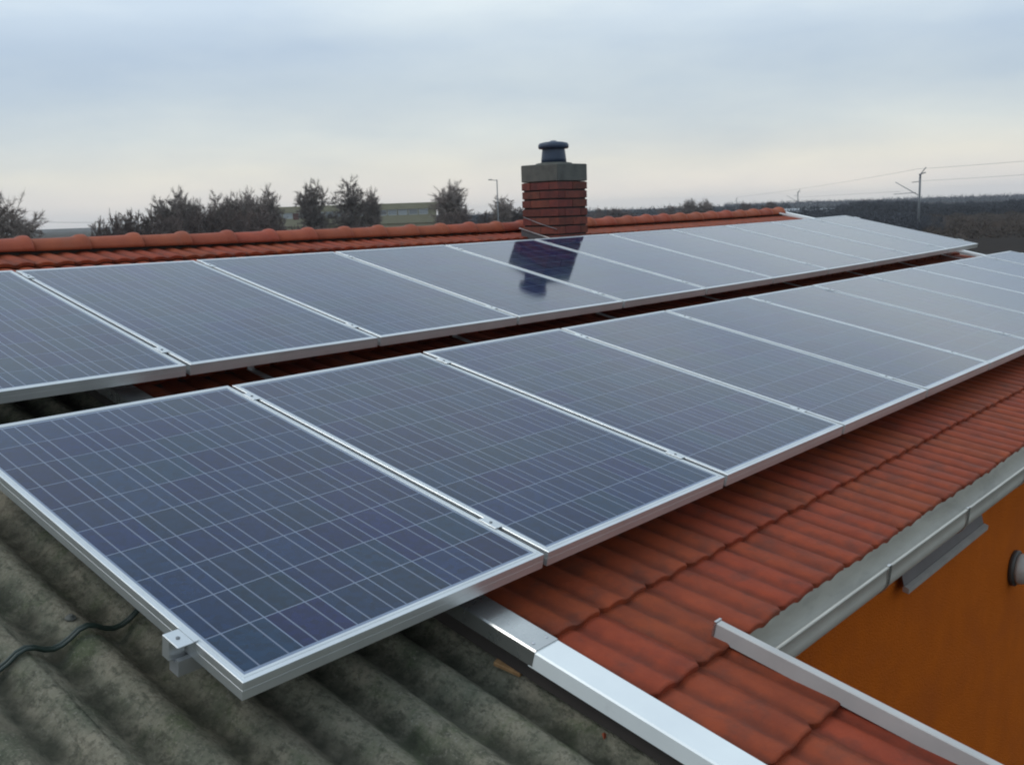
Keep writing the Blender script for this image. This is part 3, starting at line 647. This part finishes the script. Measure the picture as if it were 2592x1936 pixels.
for k in range(-1, 10):
    i = k + 1
    u = k * PW + PG / 2
    jn = R.uniform(-0.0015, 0.0015); ja = R.uniform(-0.0012, 0.0012)
    if i == 0: lab = 'nearest solar panel of the lower row, its front corner jutting over the corrugated roof'
    elif i == 10: lab = 'farthest solar panel of the lower row, at the far end of the house'
    else: lab = 'solar panel in the lower row, %s one counted from the corner over the corrugated roof' % ordn[i]
    panel(ROOF @ T((u, -PL, jn)) @ Matrix.Rotation(ja, 4, 'X'), lab, 'solar panels in the lower row')
for k in range(-1, 10):
    i = k + 1
    u = k * PW + PG / 2 - 0.026
    if i == 0: lab = 'leftmost solar panel of the upper row, cut off by the left edge of the picture'
    elif i == 10: lab = 'farthest solar panel of the upper row, its pointed corner against the dark field'
    elif i == 4: lab = 'upper row solar panel whose lower half mirrors the blue flue pot'
    elif i == 5: lab = 'upper row solar panel that mirrors the brick chimney stack standing behind its top edge'
    else: lab = 'solar panel in the upper row, %s one counted from the left edge of the picture' % ordn[i]
    n0, n1 = r1n(u), r1n(u + PW)
    panel(ROOF @ T((u, -r1v(u), n0)) @ Matrix.Rotation(-0.0088 * -1, 4, 'Z') @ Matrix.Rotation(-(n1 - n0) / PW, 4, 'Y') @ Matrix.Rotation(0.0112 + R.uniform(-0.001, 0.001), 4, 'X'), lab, 'solar panels in the upper row')

# mounting rails with clamps
cl = MB(); cl.bbox(-0.0165, -0.036, 0.0, 0.0165, 0.036, 0.0024, 0.0008); cl.box(-0.006, -0.030, -0.05, 0.006, 0.030, -0.0005)
CLM = cl.mesh('clamp', [M['alu']])
bo_ = MB(); bo_.lathe([(0.0050, -0.001), (0.0050, 0.0012), (0.003, 0.0018)], 10); BOM = bo_.mesh('clamp_bolt', [M['bolt']])
ec = MB(); ec.bbox(-0.044, -0.034, -0.002, -0.0035, 0.034, 0.0026, 0.0012); ec.box(-0.0034, -0.034, 0.0008, 0.009, 0.034, 0.0034)
ec.box(-0.0435, 0.004, -0.052, -0.0045, 0.033, -0.0025); ECM = ec.mesh('end_clamp', [M['alu']])
hk = MB(); hk.box(-0.017, -0.05, 0.0, 0.017, 0.20, 0.006); hk.box(-0.017, 0.194, 0.0062, 0.017, 0.20, 0.06); HKM = hk.mesh('roof_hook', [M['rail']])
def rail(row, at, label):
    def P(u, dn):
        if row == 2: v = at; n = 0.0
        else:
            t = at; v = r1v(u) - t; n = r1n(u) + t * 0.0112
        return u, v, n + dn
    r = thing('mounting_rail', label, 'mounting rail', T((0, 0, 0)), 'mounting rails under the panels')
    m = MB()
    us = [-1.048 + (10.33 + 1.048) * i / 24 for i in range(25)]
    def fn(u): 
        a_, v, n = P(u, 0); return lambda a, b: RP(u, v + a, n + b)
    m.sweep([fn(u) for u in us], [(-0.019, -PD - 0.041), (-0.019, -PD - 0.001), (-0.006, -PD - 0.001), (-0.006, -PD - 0.010), (0.006, -PD - 0.010), (0.006, -PD - 0.001), (0.019, -PD - 0.001), (0.019, -PD - 0.041)])
    m.build('rail_profile', M['rail'], r)
    du = 0 if row == 2 else -0.026
    for k in range(0, 10):
        u, v, n = P(k * PW + du, 0)
        c = link('clamp', CLM, r, ROOF @ T((u, -v, n + 0.0006)))
        b = link('clamp_bolt', BOM, c, T((0, 0, 0.0034)))
    for kk, sg in ((-1, 1), (10, -1)):
        u, v, n = P(kk * PW + du + sg * PG / 2, 0)
        c = link('end_clamp', ECM, r, ROOF @ T((u, -v, n)) @ (Matrix.Identity(4) if sg > 0 else Matrix.Rotation(math.pi, 4, 'Z')))
        link('clamp_bolt', BOM, c, T((-0.024, 0, 0.0034)))
    for k in range(8 if not (row == 2 and at > 1) else 0):
        u = 0.42 + k * 1.33; u, v, n = P(u, 0)
        if u < 10.2:
            tz = -0.146 + sag(u, v)
            link('roof_hook', HKM, r, ROOF @ T((u, -v - (0.19 if True else 0), tz)))
    return r
rail(2, 0.150, 'aluminium mounting rail and clamps along the top of the lower panel row')
rail(2, PL - 0.225, 'aluminium mounting rail and clamps along the bottom of the lower panel row')
rail(1, 0.210, 'aluminium mounting rail and clamps along the bottom of the upper panel row')
rail(1, PL - 0.140, 'aluminium mounting rail and clamps along the top of the upper panel row')

# ------------------------------------------------------------------ trees (bare, winter)
def twig(m, p, q, w):
    d = q - p; a = d.cross(Vector((R.uniform(-1, 1), R.uniform(-1, 1), R.uniform(-1, 1))));
    if a.length < 1e-5: return
    a = a.normalized() * w
    b = m.addv([p - a, p + a, q]); m.face((b, b + 1, b + 2))
def tree_meshes(h, w, dens=1.0, base=0.25, twm='twig', thick=1.0, round_=1.0):
    tr = MB(); cr_ = MB()
    tr.tube([(0, 0, -0.1), (0.03 * h * 0.1, 0, h * 0.3), (0.0, 0.02 * h * 0.1, h * 0.62)], 0.030 * h, 7, r1=0.012 * h)
    cz0 = h * base; H2 = (h - cz0) / 2; cc = Vector((0, 0, cz0 + H2))
    nl = int(34 * dens)
    for i in range(nl):
        a = R.uniform(0, 2 * math.pi); t = R.uniform(-0.95, 1.0); rr = math.sqrt(max(0, 1 - abs(t) ** 2.2)) * w / 2 * R.uniform(0.55, 1.0)
        end = cc + Vector((rr * math.cos(a), rr * math.sin(a), t * H2 * R.uniform(0.76, 0.93)))
        st = Vector((0, 0, max(h * 0.14, min(h * 0.6, end.z - R.uniform(0.15, 0.42) * h * 0.8))))
        mid = st.lerp(end, 0.5) + Vector((R.uniform(-1, 1), R.uniform(-1, 1), R.uniform(-0.2, 0.6))) * h * 0.03
        cr_.tube([st, mid, end], 0.0065 * h * thick, 3, r1=0.002 * h, caps=False)
        for j in range(13):
            s0 = R.uniform(0.3, 1.0); p = (st.lerp(mid, s0 * 2) if s0 < 0.5 else mid.lerp(end, s0 * 2 - 1))
            q = p + (Vector((R.gauss(0, 1), R.gauss(0, 1), R.gauss(0.25, 0.8))).normalized() + (end - st).normalized() * 0.35) * h * R.uniform(0.06, 0.125)
            twig(cr_, p, q, 0.0022 * h * thick)
            for k in range(40):
                s1 = R.uniform(0.2, 1.0); p2 = p.lerp(q, s1)
                q2 = p2 + (Vector((R.gauss(0, 1), R.gauss(0, 1), R.gauss(0.4, 0.8))).normalized() + (q - p).normalized() * 0.6) * h * R.uniform(0.02, 0.048)
                twig(cr_, p2, q2, 0.0018 * h * thick)
    return tr.mesh('trunk', [M['bark']]), cr_.mesh('crown', [M[twm]])
variants = [tree_meshes(8, w, dn, bs) for w, dn, bs in ((3.4, 1.3, 0.30), (4.4, 1.6, 0.25), (2.8, 1.2, 0.32), (5.4, 1.7, 0.22), (4.0, 1.5, 0.2))]
shrubs = [tree_meshes(4, w, 1.5, 0.0, 'hedge', 1.9) for w in (4.2, 5.2, 3.4)]
def put(kind, az, d, topz, wid, label, cat='tree', group=None, native=None, name='bare_tree', zb=0.0):
    x, y = polar(az, d); (tmesh, cmesh) = kind; hn, wn_ = native
    t = thing(name, label, cat, T((x, y, zb)) @ Matrix.Rotation(R.uniform(0, 6.28), 4, 'Z') @ Matrix.Diagonal((wid / wn_, wid / wn_, (topz - zb) / hn, 1)), group)
    link('trunk', tmesh, t); link('crown', cmesh, t); return t
NV = [(8, 3.4), (8, 4.4), (8, 2.8), (8, 5.4), (8, 4.0)]; NS = [(4, 4.2), (4, 5.2), (4, 3.4)]
tl = [ # az, dist, top z, width, variant, label
 (69.2, 45, 5.45, 3.4, 3, 'big bushy bare tree at the left edge of the picture'),
 (61.24, 80, 6.25, 1.9, 2, 'slim oval bare tree, first tall one rising from the left hedge'),
 (60.30, 80, 6.45, 2.2, 0, 'bare tree with a leaning round top, second tall one from the left hedge'),
 (59.55, 80, 5.65, 2.6, 1, 'lower bare tree in the dip right of the two slim tall ones'),
 (58.37, 85, 6.35, 2.8, 4, 'wide bare tree in the middle of the left row'),
 (57.55, 85, 6.15, 2.6, 1, 'bare tree with a flat top behind the middle of the left row'),
 (56.90, 85, 6.45, 2.0, 0, 'narrow bare tree left of the tallest of the left row'),
 (56.35, 84, 6.45, 2.2, 2, 'bare tree touching the tallest of the left row'),
 (55.60, 85, 6.75, 2.6, 4, 'tallest bare tree of the left row, at its right end by the flat-roofed building'),
 (53.15, 95, 7.35, 3.7, 1, 'round bare tree in front of the flat-roofed building, left of the pair'),
 (51.15, 95, 7.60, 4.0, 4, 'big bare tree in front of the flat-roofed building, right of the pair'),
 (50.05, 96, 6.5, 2.0, 0, 'small bare tree leaning on the right of the big one before the building'),
 (45.45, 95, 6.95, 3.9, 1, 'broad cone-shaped bare tree at the right end of the flat-roofed building'),
 (42.50, 110, 6.0, 2.4, 2, 'slender pale bare tree between the lamp post and the chimney'),
 (31.9, 160, 5.0, 4.2, 3, 'spreading bare bush behind the ridge between chimney and far gable'),
 (31.1, 161, 4.9, 3.0, 1, 'right half of the spreading bushes behind the ridge tiles'),
]
for az, d, tz, w, vi, lab in tl: put(variants[vi], az, d, tz, w, lab, native=NV[vi], group='bare winter trees')
hl = [(64.5, 70, 4.55, 2.2), (63.8, 70, 4.85, 2.2), (63.25, 70, 5.0, 2.2), (62.6, 71, 4.85, 2.6), (62.0, 70, 4.9, 2.8), (61.2, 72, 4.7, 3.0), (60.5, 74, 4.9, 3.4), (59.6, 75, 5.0, 3.6), (58.7, 76, 4.9, 3.4), (57.9, 77, 5.0, 3.4), (57.1, 78, 5.0, 3.2), (56.3, 79, 4.9, 3.2), (55.5, 79, 4.6, 2.8), (54.8, 80, 3.6, 3.0)]
hn = ['at the left end of', 'next to the left end of', 'third from the left in', 'fourth from the left in', 'below the slim oval tree in', 'under the first tall tree of', 'under the second tall tree of', 'in the dip of', 'in the middle of', 'right of the middle of', 'under the narrow tree of', 'below the tallest tree of', 'at the foot of the tallest tree of', 'last on the right of']
for i, (az, d, tz, w) in enumerate(hl):
    k = i % 3; put(shrubs[k], az, d, tz, w, 'dark bare bush %s the hedge behind the ridge' % hn[i], 'bush', 'bushes of the left hedge', NS[k], 'bush')
bl = [(54.0, 88, 3.5, 3.0, 'left bay'), (53.0, 87, 3.35, 3.2, 'round bare tree'), (52.0, 88, 3.25, 3.2, 'gap between the pair of trees'), (51.0, 88, 3.45, 3.2, 'big bare tree'), (50.0, 88, 3.3, 3.0, 'middle window band'), (49.1, 89, 3.05, 2.6, 'olive wall'), (45.9, 90, 4.3, 2.6, 'dark annexe'), (44.9, 90, 4.4, 2.6, 'right end')]
for i, (az, d, tz, w, wh) in enumerate(bl):
    k = (i + 1) % 3; put(shrubs[k], az, d, tz, w, 'brown bare bush before the %s of the flat-roofed building' % wh, 'bush', 'bushes before the building', NS[k], 'bush')
for i, (az, d, tz, w, lab) in enumerate(((43.5, 112, 4.2, 3.4, 'low bare bush left of the lamp post foot'), (42.7, 112, 4.5, 3.6, 'low bare bush behind the lamp post'), (41.8, 112, 4.7, 4.0, 'bare bush against the left side of the chimney'), (41.0, 113, 4.6, 4.0, 'bare bush hidden by the chimney bricks'),
      (36.9, 200, 4.35, 6.0, 'small hazy bush just right of the chimney'), (35.9, 200, 4.0, 8.0, 'second low hazy bush right of the chimney'), (33.0, 190, 4.2, 6.0, 'hazy bush left of the spreading one behind the ridge'), (28.9, 180, 4.35, 6.0, 'low bush behind the far end of the ridge'), (27.6, 185, 4.3, 5.0, 'low bush right of the small catenary mast'))):
    put(shrubs[i % 3], az, d, tz, w, lab, 'bush', 'hazy bushes near the horizon', NS[i % 3], 'bush')

# far woodland: one mass nobody could count
def belt(name, a0, a1, d0, d1, hz, n, m, size=1.0):
    b = MB()
    for i in range(n):
        az = R.uniform(a0, a1); d = R.uniform(d0, d1); x, y = polar(az, d)
        top = hz(az) * (0.80 + 0.20 * mnoise.noise((az * 2.1, d * 0.02, 0)) + 0.10 * mnoise.noise((az * 9, d * 0.1, 3)))
        z = top * R.random() ** 0.7
        p = Vector((x, y, z)); q = p + Vector((R.gauss(0, 1), R.gauss(0, 1), R.gauss(0.5, 0.8))) * 0.55 * size
        twig(b, p, q, 0.13 * size * (1.5 - z / top))
    return b.build(name, m)
def hz1(az): return 2.95 + 1.15 * max(0.0, min(1.0, (az - 19.6) / 0.8, (24.3 - az) / 1.2)) + 0.25 * max(0, (17 - az) / 4)
tag(belt('distant_woodland', 8, 27.2, 226, 262, hz1, 60000, M['wood_belt'], 0.85), 'dark bluish belt of bare woodland beyond the brown field', 'woodland', kind='stuff')
tag(belt('distant_tree_line', 26.5, 48, 300, 380, lambda a: 3.6, 16000, M['wood_belt'], 1.8), 'low hazy tree line along the horizon behind the ridge', 'tree line', kind='stuff')
tag(belt('embankment_scrub', 18.6, 27.5, 120, 200, lambda a: 2.2 if a > 20.8 else 2.0 * (a - 18.6) / 2.2 + 0.2, 30000, M['wood_belt'], 0.7), 'dark scrub left of the brown field behind the panel corner', 'scrub', kind='stuff')
tag(belt('far_horizon_trees', 6, 30, 700, 900, lambda a: 4.6, 14000, M['wood_belt'], 2.6), 'faint blue tree line on the far horizon at right', 'tree line', kind='stuff')

tag(belt('field_weeds', 8, 20, 100, 222, lambda a: 0.75 + 0.3 * math.sin(a * 5), 26000, M['weed'], 0.5), 'dark rough weeds scattered over the brown field at right', 'weeds', kind='stuff')
# flat-roofed building
az0, az1 = 58.4, 46.35
P0 = Vector((*polar(az0, 133), 0)); P1 = Vector((*polar(az1, 130), 0)); dx = P1 - P0; LB_ = dx.length; dx.normalize()
bm_ = Matrix(((dx.x, -dx.y, 0, P0.x), (dx.y, dx.x, 0, P0.y), (0, 0, 1, 0), (0, 0, 0, 1)))   # local x along the facade, y away from the camera
bld = thing('school_building', 'long olive flat-roofed two-storey building with a pale window band behind bare trees', 'building', bm_)
s = MB(); s.box(0, 0.25, 0, LB_, 11, 5.0); s.build('wall', M['bld'], bld)
s = MB(); s.box(-0.2, 0.0, 4.86, LB_ + 0.2, 11.2, 5.62); s.build('roof_fascia', M['bld'], bld)
s = MB(); s.box(0.0, 0.05, 3.05, LB_, 0.248, 4.08); s.build('spandrel', M['bld'], bld)
wmesh = MB(); wmesh.box(0, 0.06, 4.10, 0.08, 0.24, 4.84); wmesh.box(1.12, 0.06, 4.10, 1.20, 0.24, 4.84); wmesh.box(0.08, 0.06, 4.10, 1.12, 0.24, 4.17); wmesh.box(0.08, 0.06, 4.77, 1.12, 0.24, 4.84); WF = wmesh.mesh('window', [M['bldframe']])
pm = MB(); pm.box(0.081, 0.14, 4.171, 1.119, 0.16, 4.769); PM = pm.mesh('pane', [M['bldpane']])
pm = MB(); pm.box(0.5, 0.10, 1.0, 1.6, 0.24, 2.3); PM2 = pm.mesh('pane', [M['bldpane']])
nw = int(LB_ / 1.34)
for i in range(nw):
    w_ = link('window', WF, bld, T((0.05 + i * 1.34, 0, 0))); link('pane', PM, w_)
s = MB(); s.box(9.4, 0.02, 3.95, 10.1, 0.048, 4.75); s.build('red_panel', M['redpaint'], bld)
s = MB(); s.box(LB_ + 0.25, -0.6, 0, LB_ + 3.1, 9, 5.72); s.build('annexe', M['blddark'], bld)

# lamp post, masts, wires
def post(az, d, top, lab):
    x, y = polar(az, d); t = thing('street_lamp', lab, 'street lamp', T((x, y, 0)))
    s = MB(); s.tube([(0, 0, 0), (0, 0, top)], 0.045, 8, r1=0.035); s.build('pole', M['mast'], t)
    a = rad(az + 90); ux, uy = math.cos(a), math.sin(a)
    s = MB(); s.tube([(0, 0, top - 0.05), (ux * 0.55, uy * 0.55, top + 0.0)], 0.022, 6); s.tube([(ux * 0.35, uy * 0.35, top + 0.01), (ux * 0.6, uy * 0.6, top + 0.0)], 0.04, 6); s.build('lamp_head', M['mast'], t)
    return t
post(42.81, 70, 6.28, 'tall grey street lamp with a short arm left of the chimney')
def mast(az, d, top, sc_, lab):
    x, y = polar(az, d); a = rad(az + 90); ux, uy = math.cos(a), math.sin(a)       # u: towards the left of the picture
    t = thing('catenary_mast', lab, 'railway mast', T((x, y, 0)), 'catenary masts along the railway')
    L = lambda k, z: (ux * k * sc_, uy * k * sc_, z)
    s = MB(); s.tube([(0, 0, 0), (0, 0, top - 0.8 * sc_)], 0.15 * sc_, 4, r1=0.12 * sc_); s.build('pole', M['mast'], t)
    s = MB(); s.tube([L(0, top - 0.85 * sc_), L(-0.62, top)], 0.055 * sc_, 5); s.tube([L(0.15, top - 0.85 * sc_), L(-0.6, top - 0.62 * sc_)], 0.07 * sc_, 5); s.tube([L(0.9, top - 1.72 * sc_), L(-0.05, top - 1.65 * sc_)], 0.045 * sc_, 5); s.build('crossarm', M['mast'], t)
    s = MB(); s.tube([L(0, top - 3.35 * sc_), L(2.75, top - 1.62 * sc_)], 0.05 * sc_, 5); s.tube([L(0.4, top - 2.95 * sc_), L(2.9, top - 3.05 * sc_)], 0.04 * sc_, 5); s.build('cantilever', M['wire'], t)
    s = MB()
    for zz in (0.9, 1.2): s.tube([L(-0.12, top - zz * sc_ - 0.02), L(0.1, top - zz * sc_)], 0.13 * sc_, 6)
    s.build('insulator', M['flue'], t)
    return t
mast(19.82, 130, 7.65, 1.0, 'nearest catenary mast, tall with slanted cantilever above the tree belt at right')
mast(26.03, 215, 6.75, 0.80, 'middle catenary mast behind the far end of the ridge')
mast(29.34, 300, 6.15, 0.70, 'smallest and farthest catenary mast above the ridge tiles')
def wire(p, q, sagm, r, lab):
    m = MB(); pts = []
    for i in range(17):
        t = i / 16; v = Vector(p).lerp(Vector(q), t); v.z -= sagm * 4 * t * (1 - t); pts.append(v)
    m.tube(pts, r * 0.65, 4); o = m.build('overhead_wire', M['wire']); tag(o, lab, 'wire', 'overhead wires'); return o
def PZ(az, d, z): return (*polar(az, d), z)
wire(PZ(20.1, 131, 7.5), PZ(8, 95, 7.3), 0.1, 0.022, 'topmost overhead wire running right from the nearest mast')
wire(PZ(19.9, 130, 6.05), PZ(8, 95, 6.1), 0.1, 0.020, 'overhead wire running right from the middle of the nearest mast')
wire(PZ(20.1, 131, 7.45), PZ(26.03, 215, 6.7), 0.1, 0.022, 'overhead wire between the nearest and middle masts')
wire(PZ(20.8, 131, 4.9), PZ(26.2, 215, 5.0), 0.0, 0.022, 'low contact wire from nearest mast towards the middle mast')
wire(PZ(26.03, 215, 6.7), PZ(29.34, 300, 6.1), 0.1, 0.025, 'overhead wire between the middle and farthest masts')
wire(PZ(72, 62, 4.75), PZ(62.5, 66, 4.18), 0.12, 0.013, 'thin cable crossing the sky between the left tree and the hedge')
# pale sheds far off by the railway
for az, d, w, h, lab in ((25.0, 236, 7, 1.7, 'long pale low shed before the woodland, behind the panel tips'), (26.6, 232, 5, 1.9, 'short pale low shed left of the long one near the railway')):
    x, y = polar(az, d); t = thing('low_shed', lab, 'shed', T((x, y, 0)) @ Matrix.Rotation(rad(az - 90), 4, 'Z'), 'pale sheds by the railway')
    s = MB(); s.box(-w / 2, -1.5, 0, w / 2, 1.5, h); s.build('wall', M['concrete'], t)
    s = MB(); b = s.addv([(-w/2 - .2, -1.7, h + .003), (w/2 + .2, -1.7, h + .003), (w/2 + .2, 1.7, h + .003), (-w/2 - .2, 1.7, h + .003), (-w/2 - .2, 0, h + 0.8), (w/2 + .2, 0, h + 0.8)])
    for q in ((0, 1, 5, 4), (2, 3, 4, 5), (0, 4, 3), (1, 2, 5), (3, 2, 1, 0)): s.face([b + i for i in q])
    s.build('roof', M['pale'], t)
